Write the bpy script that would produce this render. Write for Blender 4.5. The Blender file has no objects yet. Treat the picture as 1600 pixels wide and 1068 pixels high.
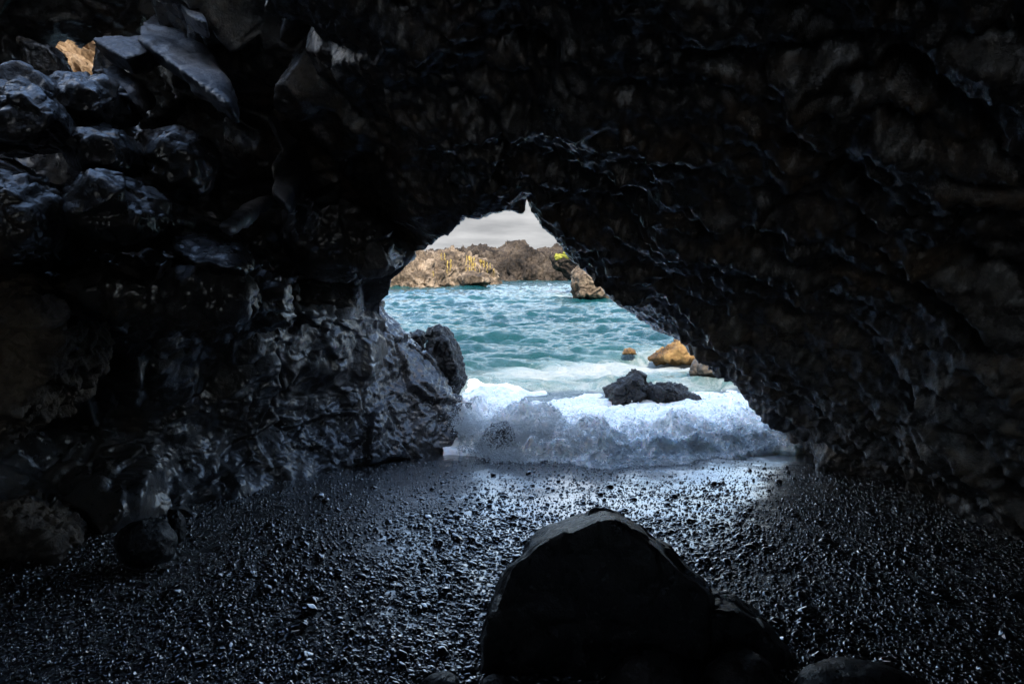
import bpy, bmesh, math, random
import numpy as np
from mathutils import Vector

random.seed(7)
RNG = np.random.default_rng(11)
sc = bpy.context.scene
COL = sc.collection

# ------------------------------------------------------------------ camera
FPX = 1067.0                       # focal length in pixels of a 1600 px wide frame (24 mm on full frame)
HC = 2.2                           # camera above sea level
PITCH = math.atan((534 - 412) / FPX)
cam_d = bpy.data.cameras.new('camera')
cam_d.sensor_width = 36.0
cam_d.lens = 36.0 * FPX / 1600.0
cam_d.clip_start = 0.05
cam_d.clip_end = 6000
cam = bpy.data.objects.new('camera', cam_d)
COL.objects.link(cam)
cam.location = (0, 0, HC)
cam.rotation_euler = (math.radians(90) - PITCH, 0, 0)
sc.camera = cam

# ------------------------------------------------------------------ sky and sun
SUN_EL, SUN_AZ = math.radians(48), math.radians(172)   # azimuth clockwise from +Y: behind the viewer, a little to the right
world = bpy.data.worlds.new('World')
sc.world = world
world.use_nodes = True
wn, wl = world.node_tree.nodes, world.node_tree.links
wn.clear()
w_out = wn.new('ShaderNodeOutputWorld')
w_bg = wn.new('ShaderNodeBackground')
w_bg.inputs['Strength'].default_value = 0.13
sky = wn.new('ShaderNodeTexSky')
sky.sky_type = 'NISHITA'
sky.sun_disc = False
sky.sun_elevation = SUN_EL
sky.sun_rotation = SUN_AZ
sky.air_density = 1.2
sky.dust_density = 0.6
tc = wn.new('ShaderNodeTexCoord')
sep = wn.new('ShaderNodeSeparateXYZ')
wl.new(tc.outputs['Generated'], sep.inputs[0])
zz = wn.new('ShaderNodeMath'); zz.operation = 'MAXIMUM'; zz.inputs[1].default_value = 0.0
wl.new(sep.outputs['Z'], zz.inputs[0])
za = wn.new('ShaderNodeMath'); za.operation = 'ADD'; za.inputs[1].default_value = 0.10
wl.new(zz.outputs[0], za.inputs[0])
dv = wn.new('ShaderNodeVectorMath'); dv.operation = 'DIVIDE'
cmbz = wn.new('ShaderNodeCombineXYZ')
for i in range(3):
    wl.new(za.outputs[0], cmbz.inputs[i])
wl.new(tc.outputs['Generated'], dv.inputs[0]); wl.new(cmbz.outputs[0], dv.inputs[1])
flat = wn.new('ShaderNodeVectorMath'); flat.operation = 'MULTIPLY'; flat.inputs[1].default_value = (1, 1, 0)
wl.new(dv.outputs[0], flat.inputs[0])
cn = wn.new('ShaderNodeTexNoise')                       # cloud cover
cn.inputs['Scale'].default_value = 0.55
cn.inputs['Detail'].default_value = 7
cn.inputs['Roughness'].default_value = 0.55
cn.inputs['Distortion'].default_value = 0.25
wl.new(flat.outputs[0], cn.inputs['Vector'])
cr = wn.new('ShaderNodeMapRange'); cr.interpolation_type = 'SMOOTHSTEP'
cr.inputs['From Min'].default_value = 0.50; cr.inputs['From Max'].default_value = 0.64
wl.new(cn.outputs['Fac'], cr.inputs['Value'])
hz = wn.new('ShaderNodeMapRange'); hz.interpolation_type = 'SMOOTHSTEP'     # clouds close up towards the horizon
hz.inputs['From Min'].default_value = 0.24; hz.inputs['From Max'].default_value = 0.08
wl.new(sep.outputs['Z'], hz.inputs['Value'])
cov = wn.new('ShaderNodeMath'); cov.operation = 'MAXIMUM'
wl.new(cr.outputs[0], cov.inputs[0]); wl.new(hz.outputs[0], cov.inputs[1])
cn2 = wn.new('ShaderNodeTexNoise')                      # light and dark in the cloud
cn2.inputs['Scale'].default_value = 1.3; cn2.inputs['Detail'].default_value = 8; cn2.inputs['Roughness'].default_value = 0.6
wl.new(flat.outputs[0], cn2.inputs['Vector'])
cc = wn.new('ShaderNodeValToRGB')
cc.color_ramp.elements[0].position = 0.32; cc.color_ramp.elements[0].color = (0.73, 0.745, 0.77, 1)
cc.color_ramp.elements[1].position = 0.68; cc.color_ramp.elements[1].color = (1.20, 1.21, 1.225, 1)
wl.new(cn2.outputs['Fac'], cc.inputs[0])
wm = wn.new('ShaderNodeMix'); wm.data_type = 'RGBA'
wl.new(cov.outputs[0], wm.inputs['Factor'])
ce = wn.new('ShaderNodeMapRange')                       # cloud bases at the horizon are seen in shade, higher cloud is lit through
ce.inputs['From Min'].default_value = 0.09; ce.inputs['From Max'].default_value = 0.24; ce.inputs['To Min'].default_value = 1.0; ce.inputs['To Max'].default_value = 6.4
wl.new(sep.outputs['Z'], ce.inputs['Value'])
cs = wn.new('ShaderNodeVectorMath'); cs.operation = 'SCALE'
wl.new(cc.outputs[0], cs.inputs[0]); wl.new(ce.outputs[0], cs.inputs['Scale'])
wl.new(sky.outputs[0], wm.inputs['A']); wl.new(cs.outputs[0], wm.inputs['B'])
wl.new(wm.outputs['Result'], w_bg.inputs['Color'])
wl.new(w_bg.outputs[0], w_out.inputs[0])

sun_d = bpy.data.lights.new('sun', 'SUN')
sun_d.energy = 2.0
sun_d.angle = math.radians(0.53)
sun_d.color = (1.0, 0.93, 0.82)
sun = bpy.data.objects.new('sun', sun_d)
COL.objects.link(sun)
sdir = Vector((math.sin(SUN_AZ) * math.cos(SUN_EL), math.cos(SUN_AZ) * math.cos(SUN_EL), math.sin(SUN_EL)))
sun.rotation_euler = sdir.to_track_quat('Z', 'Y').to_euler()
sun.location = (0, -20, 30)

vs = sc.view_settings
vs.view_transform = 'Standard'
vs.look = 'None'
vs.exposure = 2.25
vs.gamma = 1.0
cy = sc.cycles
cy.use_denoising = True
cy.use_adaptive_sampling = True
cy.adaptive_threshold = 0.02
cy.max_bounces = 4
cy.diffuse_bounces = 3
cy.glossy_bounces = 3
cy.transmission_bounces = 4
cy.sample_clamp_indirect = 8.0
cy.caustics_reflective = False
cy.caustics_refractive = False

# ------------------------------------------------------------------ projection helpers (a photo pixel at a chosen real distance)
cp, sp_ = math.cos(PITCH), math.sin(PITCH)
def ray(px, py):
    a, b = (px - 800) / FPX, (534 - py) / FPX
    return np.array([a, cp + b * sp_, -sp_ + b * cp])
def P(px, py, depth):
    r = ray(px, py)
    return np.array([0, 0, HC]) + r * (depth / r[1])
def G(px, py, z=0.0):
    r = ray(px, py)
    return np.array([0, 0, HC]) + r * ((z - HC) / r[2])

# ------------------------------------------------------------------ noise (numpy)
PERM = np.tile(RNG.permutation(4096).astype(np.int32), 2)
GRAD = RNG.normal(size=(4096, 3)).astype(np.float32)
GRAD /= np.linalg.norm(GRAD, axis=1, keepdims=True)
RV = RNG.random((4096, 3)).astype(np.float32)
def hsh(i, j, k):
    return PERM[PERM[PERM[i & 4095] + (j & 4095)] + (k & 4095)]
def perlin(p):
    p = np.asarray(p, np.float32)
    f0 = np.floor(p); i0 = f0.astype(np.int32); f = p - f0
    u = f * f * f * (f * (f * 6 - 15) + 10)
    out = np.zeros(len(p), np.float32)
    for dx in (0, 1):
        wx = u[:, 0] if dx else 1 - u[:, 0]
        for dy in (0, 1):
            wy = u[:, 1] if dy else 1 - u[:, 1]
            for dz in (0, 1):
                wz = u[:, 2] if dz else 1 - u[:, 2]
                g = GRAD[hsh(i0[:, 0] + dx, i0[:, 1] + dy, i0[:, 2] + dz)]
                out += wx * wy * wz * (g[:, 0] * (f[:, 0] - dx) + g[:, 1] * (f[:, 1] - dy) + g[:, 2] * (f[:, 2] - dz))
    return out * 1.4
def fbm(p, oct=4, gain=0.5, lac=2.03):
    p = np.asarray(p, np.float32); o = np.zeros(len(p), np.float32); a = 1.0
    for _ in range(oct):
        o += a * perlin(p); p = p * lac + 17.3; a *= gain
    return o
def ridged(p, oct=4, gain=0.5):
    p = np.asarray(p, np.float32); o = np.zeros(len(p), np.float32); a = 1.0
    for _ in range(oct):
        o += a * (1 - 2 * np.abs(perlin(p))); p = p * 2.05 + 9.1; a *= gain
    return o
def cells(p):
    """the eight nearest jittered cell points: yields hash and offset"""
    p = np.asarray(p, np.float32); i0 = np.floor(p - 0.5).astype(np.int32)
    for dx in (0, 1):
        for dy in (0, 1):
            for dz in (0, 1):
                h = hsh(i0[:, 0] + dx, i0[:, 1] + dy, i0[:, 2] + dz)
                yield h, p - (RV[h] * 0.8 + 0.1 + i0 + np.array([dx, dy, dz], np.int32)).astype(np.float32)
def worley(p):
    f1 = np.full(len(p), 9, np.float32); f2 = f1.copy(); idx = np.zeros(len(p), np.int32)
    for h, e in cells(p):
        d = np.sqrt(np.einsum('ij,ij->i', e, e)); c = d < f1
        f2 = np.where(c, f1, np.minimum(f2, d)); f1 = np.where(c, d, f1); idx = np.where(c, h, idx)
    return f1, f2, idx
RD = RNG.normal(size=(4096, 3)).astype(np.float32); RD /= np.linalg.norm(RD, axis=1, keepdims=True)
def facets(p, soft=0.10):
    """broken rock: every cell is a plane of its own tilt and height, with joints between"""
    f1 = np.full(len(p), 9, np.float32); f2 = f1.copy(); pl = np.zeros(len(p), np.float32)
    for h, e in cells(p):
        d = np.sqrt(np.einsum('ij,ij->i', e, e)); c = d < f1
        f2 = np.where(c, f1, np.minimum(f2, d)); f1 = np.where(c, d, f1)
        pl = np.where(c, np.einsum('ij,ij->i', e, RD[h]) * 1.1 + (RV[h][:, 0] - 0.5) * 0.7, pl)
    g = sstep(0.0, soft, f2 - f1)
    return pl * g - 0.22 * (1 - g)
def sstep(a, b, x):
    t = np.clip((x - a) / (b - a), 0, 1)
    return t * t * (3 - 2 * t)

# ------------------------------------------------------------------ materials
def new_mat(name):
    m = bpy.data.materials.new(name); m.use_nodes = True
    nt = m.node_tree
    return m, nt, nt.nodes['Principled BSDF'], nt.nodes['Material Output']
def node(nt, t, **kw):
    n = nt.nodes.new(t)
    for k, v in kw.items():
        if k in n.inputs: n.inputs[k].default_value = v
        else: setattr(n, k, v)
    return n
def noise_n(nt, vec, scale, detail=5, rough=0.55, dist=0.0):
    n = node(nt, 'ShaderNodeTexNoise', Scale=scale, Detail=detail, Roughness=rough, Distortion=dist)
    nt.links.new(vec, n.inputs['Vector']); return n
def ramp_n(nt, fac, stops):
    r = nt.nodes.new('ShaderNodeValToRGB'); e = r.color_ramp.elements
    while len(e) < len(stops): e.new(0.5)
    for k, (pos, c) in enumerate(stops):
        e[k].position = pos; e[k].color = (*c, 1) if len(c) == 3 else c
    nt.links.new(fac, r.inputs[0]); return r

def rock_mat(name, dark, mid, light, r0=0.3, r1=0.6, scale=1.0, bump=0.6, spec=0.5, coat=0.0, crough=0.2):
    m, nt, b, out = new_mat(name); L = nt.links
    g = node(nt, 'ShaderNodeNewGeometry').outputs['Position']
    n1 = noise_n(nt, g, 1.7 * scale, 6, 0.62, 0.4)
    n2 = noise_n(nt, g, 14 * scale, 6, 0.65)
    n3 = noise_n(nt, g, 70 * scale, 4, 0.6)
    add = node(nt, 'ShaderNodeMath', operation='MULTIPLY_ADD'); add.inputs[1].default_value = 0.45
    L.new(n2.outputs['Fac'], add.inputs[0]); L.new(n1.outputs['Fac'], add.inputs[2])
    sub = node(nt, 'ShaderNodeMath', operation='SUBTRACT'); sub.inputs[1].default_value = 0.22
    L.new(add.outputs[0], sub.inputs[0])
    c = ramp_n(nt, sub.outputs[0], [(0.33, dark), (0.5, mid), (0.68, light)])
    L.new(c.outputs[0], b.inputs['Base Color'])
    rr = node(nt, 'ShaderNodeMapRange'); rr.inputs['From Min'].default_value = 0.35; rr.inputs['From Max'].default_value = 0.65
    rr.inputs['To Min'].default_value = r0; rr.inputs['To Max'].default_value = r1
    L.new(n2.outputs['Fac'], rr.inputs['Value']); L.new(rr.outputs[0], b.inputs['Roughness'])
    b.inputs['Specular IOR Level'].default_value = spec
    b.inputs['Coat Weight'].default_value = coat
    b.inputs['Coat Roughness'].default_value = crough
    b1 = node(nt, 'ShaderNodeBump', Strength=bump, Distance=0.045 / scale)
    L.new(n2.outputs['Fac'], b1.inputs['Height'])
    b2 = node(nt, 'ShaderNodeBump', Strength=bump, Distance=0.012 / scale)
    L.new(n3.outputs['Fac'], b2.inputs['Height']); L.new(b1.outputs[0], b2.inputs['Normal'])
    L.new(b2.outputs[0], b.inputs['Normal'])
    return m

M = {}
M['basalt'] = rock_mat('wet_basalt', (0.018, 0.018, 0.020), (0.034, 0.032, 0.031), (0.085, 0.066, 0.047), 0.24, 0.50, coat=0.8, crough=0.2)
M['basalt_brightened'] = rock_mat('brown_black_basalt', (0.036, 0.034, 0.034), (0.088, 0.077, 0.068), (0.21, 0.15, 0.098), 0.17, 0.42, spec=0.9, bump=0.42, coat=0.22, crough=0.2)  # basalt of right wall and ceiling, colour lightened to stand in for fill light
M['surf_rock'] = rock_mat('sea_black_basalt', (0.006, 0.006, 0.007), (0.012, 0.012, 0.013), (0.026, 0.023, 0.021), 0.30, 0.55, bump=0.8, spec=0.35)
M['basalt_wet'] = rock_mat('dripping_basalt', (0.010, 0.010, 0.012), (0.020, 0.020, 0.023), (0.036, 0.033, 0.031), 0.18, 0.45, bump=0.55, coat=0.55, crough=0.13)
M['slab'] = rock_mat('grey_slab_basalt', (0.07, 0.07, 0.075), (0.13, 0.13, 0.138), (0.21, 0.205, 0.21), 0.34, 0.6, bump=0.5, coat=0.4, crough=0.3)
M['brown'] = rock_mat('brown_basalt', (0.030, 0.023, 0.017), (0.080, 0.060, 0.042), (0.16, 0.12, 0.083), 0.5, 0.75)
M['boulder'] = rock_mat('smooth_boulder', (0.006, 0.006, 0.007), (0.009, 0.009, 0.010), (0.018, 0.015, 0.014), 0.20, 0.45, scale=1.6, bump=0.6, spec=0.4)
M['island'] = rock_mat('sunlit_lava', (0.012, 0.009, 0.006), (0.092, 0.064, 0.041), (0.28, 0.205, 0.138), 0.7, 0.95, scale=0.30, bump=0.9, spec=0.25)
M['ridge'] = rock_mat('far_lava', (0.005, 0.004, 0.0035), (0.029, 0.021, 0.0155), (0.09, 0.067, 0.048), 0.8, 0.98, scale=0.22, bump=0.9, spec=0.2)
M['algae'] = rock_mat('algae_rock', (0.035, 0.020, 0.009), (0.15, 0.080, 0.026), (0.27, 0.165, 0.060), 0.55, 0.85, scale=1.0, bump=0.8, spec=0.3)
M['outside'] = rock_mat('pale_outside_rock', (0.05, 0.030, 0.018), (0.22, 0.145, 0.085), (0.38, 0.27, 0.17), 0.8, 0.95, scale=1.2, bump=0.9, spec=0.2)

def plain(name, col, rough, spec=0.5, sss=0.0):
    m, nt, b, _ = new_mat(name)
    g = node(nt, 'ShaderNodeNewGeometry').outputs['Position']
    n = noise_n(nt, g, 9, 4)
    c = ramp_n(nt, n.outputs['Fac'], [(0.3, tuple(v * 0.7 for v in col)), (0.7, tuple(min(1, v * 1.25) for v in col))])
    nt.links.new(c.outputs[0], b.inputs['Base Color'])
    b.inputs['Roughness'].default_value = rough; b.inputs['Specular IOR Level'].default_value = spec
    return m
M['moss'] = plain('yellow_moss', (0.20, 0.19, 0.03), 0.9, 0.2)
M['strand'] = plain('yellow_growth', (0.30, 0.21, 0.055), 0.9, 0.2)
M['pebble'] = plain('wet_black_pebble', (0.016, 0.016, 0.017), 0.10, 1.0)

pb = M['pebble'].node_tree.nodes['Principled BSDF']; pb.inputs['Coat Weight'].default_value = 1.0; pb.inputs['Coat Roughness'].default_value = 0.08
# wet black sand: a film of water lies on it where the swash reaches
m, nt, b, _ = new_mat('wet_black_sand'); L = nt.links; M['sand'] = m
g = node(nt, 'ShaderNodeNewGeometry').outputs['Position']
n1 = noise_n(nt, g, 55, 5, 0.7); n2 = noise_n(nt, g, 2.2, 4, 0.5); n3 = noise_n(nt, g, 160, 3, 0.6)
b.inputs['Base Color'].default_value = (0.010, 0.010, 0.011, 1)
b.inputs['Specular IOR Level'].default_value = 0.8
b.inputs['Coat Weight'].default_value = 1.0
b.inputs['Coat Roughness'].default_value = 0.22
b.inputs['Coat IOR'].default_value = 1.7
sy = node(nt, 'ShaderNodeSeparateXYZ'); L.new(g, sy.inputs[0])
wet = node(nt, 'ShaderNodeMath', operation='MULTIPLY_ADD'); wet.inputs[1].default_value = 1.6
L.new(n2.outputs['Fac'], wet.inputs[0]); L.new(sy.outputs['Y'], wet.inputs[2])
wr = node(nt, 'ShaderNodeMapRange', interpolation_type='SMOOTHSTEP'); wr.inputs['From Min'].default_value = 4.6; wr.inputs['From Max'].default_value = 6.3
L.new(wet.outputs[0], wr.inputs['Value'])
ro = node(nt, 'ShaderNodeMapRange'); ro.inputs['To Min'].default_value = 0.36; ro.inputs['To Max'].default_value = 0.24
L.new(wr.outputs[0], ro.inputs['Value']); L.new(ro.outputs[0], b.inputs['Roughness'])
bs = node(nt, 'ShaderNodeMapRange'); bs.inputs['To Min'].default_value = 0.9; bs.inputs['To Max'].default_value = 0.45
L.new(wr.outputs[0], bs.inputs['Value'])
bp = node(nt, 'ShaderNodeBump', Distance=0.012); L.new(bs.outputs[0], bp.inputs['Strength']); L.new(n1.outputs['Fac'], bp.inputs['Height'])
bp2 = node(nt, 'ShaderNodeBump', Distance=0.003); L.new(bs.outputs[0], bp2.inputs['Strength']); L.new(n3.outputs['Fac'], bp2.inputs['Height']); L.new(bp.outputs[0], bp2.inputs['Normal'])
L.new(bp2.outputs[0], b.inputs['Normal'])

# sea: teal body colour, pale lace of foam carried as a colour of the water itself (vertex attribute 'foam')
m, nt, b, _ = new_mat('sea_water'); L = nt.links; M['sea'] = m
g = node(nt, 'ShaderNodeNewGeometry').outputs['Position']
at = node(nt, 'ShaderNodeAttribute', attribute_name='foam')
nb = noise_n(nt, g, 0.16, 3); nl = noise_n(nt, g, 2.2, 9, 0.74, 1.2)
cw = ramp_n(nt, nb.outputs['Fac'], [(0.35, (0.003, 0.030, 0.035)), (0.65, (0.006, 0.049, 0.049))])
lm = node(nt, 'ShaderNodeMath', operation='ADD'); L.new(at.outputs['Fac'], lm.inputs[0]); L.new(nl.outputs['Fac'], lm.inputs[1])
lr = node(nt, 'ShaderNodeMapRange', interpolation_type='SMOOTHSTEP'); lr.inputs['From Min'].default_value = 0.78; lr.inputs['From Max'].default_value = 1.28
L.new(lm.outputs[0], lr.inputs['Value'])
milk = node(nt, 'ShaderNodeMapRange', interpolation_type='SMOOTHSTEP'); milk.inputs['From Min'].default_value = 0.10; milk.inputs['From Max'].default_value = 0.62; milk.inputs['To Max'].default_value = 0.85
L.new(at.outputs['Fac'], milk.inputs['Value'])
mk = node(nt, 'ShaderNodeMix', data_type='RGBA'); mk.inputs['B'].default_value = (0.085, 0.155, 0.155, 1)
L.new(milk.outputs[0], mk.inputs['Factor']); L.new(cw.outputs[0], mk.inputs['A'])
mx = node(nt, 'ShaderNodeMix', data_type='RGBA'); mx.inputs['B'].default_value = (0.29, 0.31, 0.31, 1)
L.new(lr.outputs[0], mx.inputs['Factor']); L.new(mk.outputs['Result'], mx.inputs['A']); L.new(mx.outputs['Result'], b.inputs['Base Color'])
rg = node(nt, 'ShaderNodeMapRange'); rg.inputs['To Min'].default_value = 0.06; rg.inputs['To Max'].default_value = 0.7
L.new(lr.outputs[0], rg.inputs['Value']); L.new(rg.outputs[0], b.inputs['Roughness'])
b.inputs['IOR'].default_value = 1.33
b.inputs['Specular IOR Level'].default_value = 0.36
nw = noise_n(nt, g, 4.5, 7, 0.7, 0.3); bp = node(nt, 'ShaderNodeBump', Strength=0.9, Distance=0.14)
L.new(nw.outputs['Fac'], bp.inputs['Height']); L.new(bp.outputs[0], b.inputs['Normal'])

# foam
m, nt, b, _ = new_mat('white_foam'); L = nt.links; M['foam'] = m
g = node(nt, 'ShaderNodeNewGeometry').outputs['Position']
nf = noise_n(nt, g, 5.5, 8, 0.72, 0.7); nq = noise_n(nt, g, 60, 5, 0.7)
cf = ramp_n(nt, nf.outputs['Fac'], [(0.30, (0.36, 0.43, 0.45)), (0.44, (0.70, 0.73, 0.73)), (0.56, (0.86, 0.86, 0.85))])
L.new(cf.outputs[0], b.inputs['Base Color'])
b.inputs['Roughness'].default_value = 1.0
b.inputs['Specular IOR Level'].default_value = 0.08
b.inputs['Subsurface Weight'].default_value = 1.0
b.inputs['Subsurface Radius'].default_value = (0.9, 1.0, 1.1)
b.inputs['Subsurface Scale'].default_value = 0.07
b.inputs['Subsurface Radius'].default_value = (0.04, 0.05, 0.06)
b.inputs['Subsurface Scale'].default_value = 1.0
bp = node(nt, 'ShaderNodeBump', Strength=0.5, Distance=0.018); L.new(nq.outputs['Fac'], bp.inputs['Height']); L.new(bp.outputs[0], b.inputs['Normal'])

# spray: thin drops that let light through
m, nt, b, out = new_mat('spray_drops'); L = nt.links; M['spray'] = m
b.inputs['Base Color'].default_value = (0.72, 0.75, 0.76, 1); b.inputs['Roughness'].default_value = 0.6
tr = node(nt, 'ShaderNodeBsdfTranslucent'); tr.inputs['Color'].default_value = (0.80, 0.84, 0.86, 1)
gpos = node(nt, 'ShaderNodeNewGeometry').outputs['Position']; ns = noise_n(nt, gpos, 6, 3)
mf = node(nt, 'ShaderNodeMapRange'); mf.inputs['To Min'].default_value = 0.45; mf.inputs['To Max'].default_value = 0.7; L.new(ns.outputs['Fac'], mf.inputs['Value'])
ms = node(nt, 'ShaderNodeMixShader'); L.new(mf.outputs[0], ms.inputs[0]); L.new(b.outputs[0], ms.inputs[1]); L.new(tr.outputs[0], ms.inputs[2]); L.new(ms.outputs[0], out.inputs['Surface'])

# ------------------------------------------------------------------ mesh helpers
def mesh_np(name, v, f, mat, parent=None, smooth=True):
    v = np.asarray(v, np.float32); f = np.asarray(f, np.int32)
    me = bpy.data.meshes.new(name)
    n = f.shape[1]
    me.vertices.add(len(v)); me.vertices.foreach_set('co', v.ravel())
    me.loops.add(f.size); me.loops.foreach_set('vertex_index', f.ravel())
    me.polygons.add(len(f))
    me.polygons.foreach_set('loop_start', np.arange(0, f.size, n, dtype=np.int32))
    me.polygons.foreach_set('loop_total', np.full(len(f), n, np.int32))
    me.update(calc_edges=True)
    me.polygons.foreach_set('use_smooth', np.full(len(f), smooth, bool))
    me.materials.append(mat)
    o = bpy.data.objects.new(name, me); COL.objects.link(o)
    if parent is not None: o.parent = parent
    return o
def tag(o, label=None, cat=None, group=None, kind=None):
    if label: o['label'] = label
    if cat: o['category'] = cat
    if group: o['group'] = group
    if kind: o['kind'] = kind
    return o
def grid_faces(nu, nv):
    a = np.arange(nu * nv).reshape(nu, nv)
    return np.stack([a[:-1, :-1], a[:-1, 1:], a[1:, 1:], a[1:, :-1]], -1).reshape(-1, 4)
def grid_normals(p):
    du = np.gradient(p, axis=0); dv_ = np.gradient(p, axis=1)
    n = np.cross(du, dv_); n /= (np.linalg.norm(n, axis=2, keepdims=True) + 1e-9)
    return n
_ico = {}
def ico(sub):
    if sub not in _ico:
        bm = bmesh.new(); bmesh.ops.create_icosphere(bm, subdivisions=sub, radius=1)
        v = np.array([x.co[:] for x in bm.verts], np.float32)
        v /= np.linalg.norm(v, axis=1, keepdims=True)
        f = np.array([[y.index for y in x.verts] for x in bm.faces], np.int32); bm.free()
        _ico[sub] = (v, f)
    return _ico[sub]
def rock_disp(p, n, amp, size, cut=1.0, rid=0.5, fine=1.0):
    """lumps, broken faces, joints and sharp crests; returns the displacement along the normal"""
    q = p / size
    wv = np.stack([perlin(q * 2 + 1), perlin(q * 2 + 31), perlin(q * 2 + 71)], 1)
    d = amp * 0.8 * fbm(q * 1.2 + 5, 3)
    d += cut * amp * 0.75 * facets(q * 1.7 + 0.25 * wv)
    d += cut * amp * 0.26 * facets(q * 3.7 + 0.3 * wv + 8, 0.14)
    d += rid * amp * 0.30 * ridged(q * 4.2 + 0.4 * wv, 5, 0.6)
    d += fine * amp * 0.11 * facets(q * 9.5 + 0.5 * wv + 3, 0.2)
    return d
NVOX = {4: 30, 5: 50, 6: 84, 7: 160}
def hull_rock(name, pts, mat, sub=5, k=14, amp=0.06, size=0.6, cut=1.0, rid=0.5, fine=1.0, parent=None, smooth=True):
    """a solid block from its corner points, evenly meshed, edges worn, then broken up along its own normals"""
    pts = np.asarray(pts, float)
    bm = bmesh.new()
    for q in pts: bm.verts.new(q)
    r = bmesh.ops.convex_hull(bm, input=bm.verts)
    loose = [v for v in bm.verts if not v.link_faces]
    bmesh.ops.delete(bm, geom=loose, context='VERTS')
    bmesh.ops.triangulate(bm, faces=bm.faces[:])
    bmesh.ops.recalc_face_normals(bm, faces=bm.faces[:])
    me = bpy.data.meshes.new('tmp'); bm.to_mesh(me); bm.free()
    o = bpy.data.objects.new('tmp', me); COL.objects.link(o)
    co = np.array([v.co[:] for v in me.vertices]); ext = co.max(0) - co.min(0)
    m1 = o.modifiers.new('r', 'REMESH'); m1.mode = 'VOXEL'; m1.voxel_size = float(ext.max()) / NVOX[sub]
    m2 = o.modifiers.new('s', 'SMOOTH'); m2.factor = 0.5; m2.iterations = int(max(3, (30 - k) * 0.8 * NVOX[sub] / 60))
    ev = o.evaluated_get(bpy.context.evaluated_depsgraph_get()); em = ev.to_mesh()
    nv_ = len(em.vertices); v = np.empty(nv_ * 3, np.float32); em.vertices.foreach_get('co', v); v = v.reshape(-1, 3)
    nn = np.empty(nv_ * 3, np.float32); em.vertex_normals.foreach_get('vector', nn); nn = nn.reshape(-1, 3)
    f = np.array([t.vertices[:] for t in em.polygons if len(t.vertices) == 4], np.int32)
    ev.to_mesh_clear(); bpy.data.objects.remove(o); bpy.data.meshes.remove(me)
    wp = v + nn * rock_disp(v, nn, amp, size, cut, rid, fine)[:, None]
    base = Vector((float(wp[:, 0].mean()), float(wp[:, 1].mean()), float(wp[:, 2].min())))
    o = mesh_np(name, wp - np.array(base, np.float32), f, mat, parent, smooth)
    o.location = base
    return o
def outline_rock(name, px, depth, thick, mat, front=0.6, back=0.7, lean=0.0, dome=False, **kw):
    """outline seen in the photo at its real distance, given a bulging front and back of real thickness"""
    px = np.array(px, float); c = px.mean(0)
    pts = [P(x, y, depth) for x, y in px]
    if dome:                                # water-worn: rounded over instead of broken off
        front, back = 0.72, 0.4
        for x, y in px:
            q = c + (np.array((x, y)) - c) * 0.95
            pts.append(P(q[0], q[1], depth - 0.6 * thick)); pts.append(P(q[0], q[1], depth) + np.array([0, 0.6 * thick, 0]))
    for x, y in px:
        q = c + (np.array((x, y)) - c) * front
        pts.append(P(q[0], q[1], depth - thick))
        q = c + (np.array((x, y)) - c) * back
        pts.append(P(q[0], q[1], depth) + np.array([0, thick, 0]))
    return hull_rock(name, pts, mat, **kw)

# ------------------------------------------------------------------ the cave
def resample(poly, n):
    poly = np.array(poly, float)
    s = np.concatenate([[0], np.cumsum(np.linalg.norm(np.diff(poly, axis=0), axis=1))])
    t = np.linspace(0, s[-1], n)
    return np.stack([np.interp(t, s, poly[:, k]) for k in range(poly.shape[1])], 1)
SEG = [16, 170, 150, 110, 170, 290, 16]       # vertices per stretch between landmarks
def section(stretches):
    out = []
    for st, n in zip(stretches, SEG):
        out.append(resample(st, n + 1)[:-1])
    out.append(np.array([stretches[-1][-1]], float))
    return np.concatenate(out)
def sec_xz(yb, yt, LB, left, LL, led, UL, ceil, CE, roof, AP, flank, RB):
    """left base, lower wall, ledge lip, ledge and pile, upper left, ceiling to its crown, roof to apex, right flank, right base;
    the section leans from yb at the floor to yt at the roof"""
    def Y(l): return [(t[0], t[2] if len(t) > 2 else yb + (yt - yb) * min(max(t[1] / 3.5, 0), 1.2), t[1]) for t in l]
    return section([Y([(LB[0] - 0.3, -1.6), LB]), Y([LB] + left + [LL]), Y([LL] + led + [UL]), Y([UL] + ceil + [CE]), Y([CE] + roof + [AP]), Y([AP] + flank + [RB]), Y([RB, (RB[0] + 0.5, -1.6)])])
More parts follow.
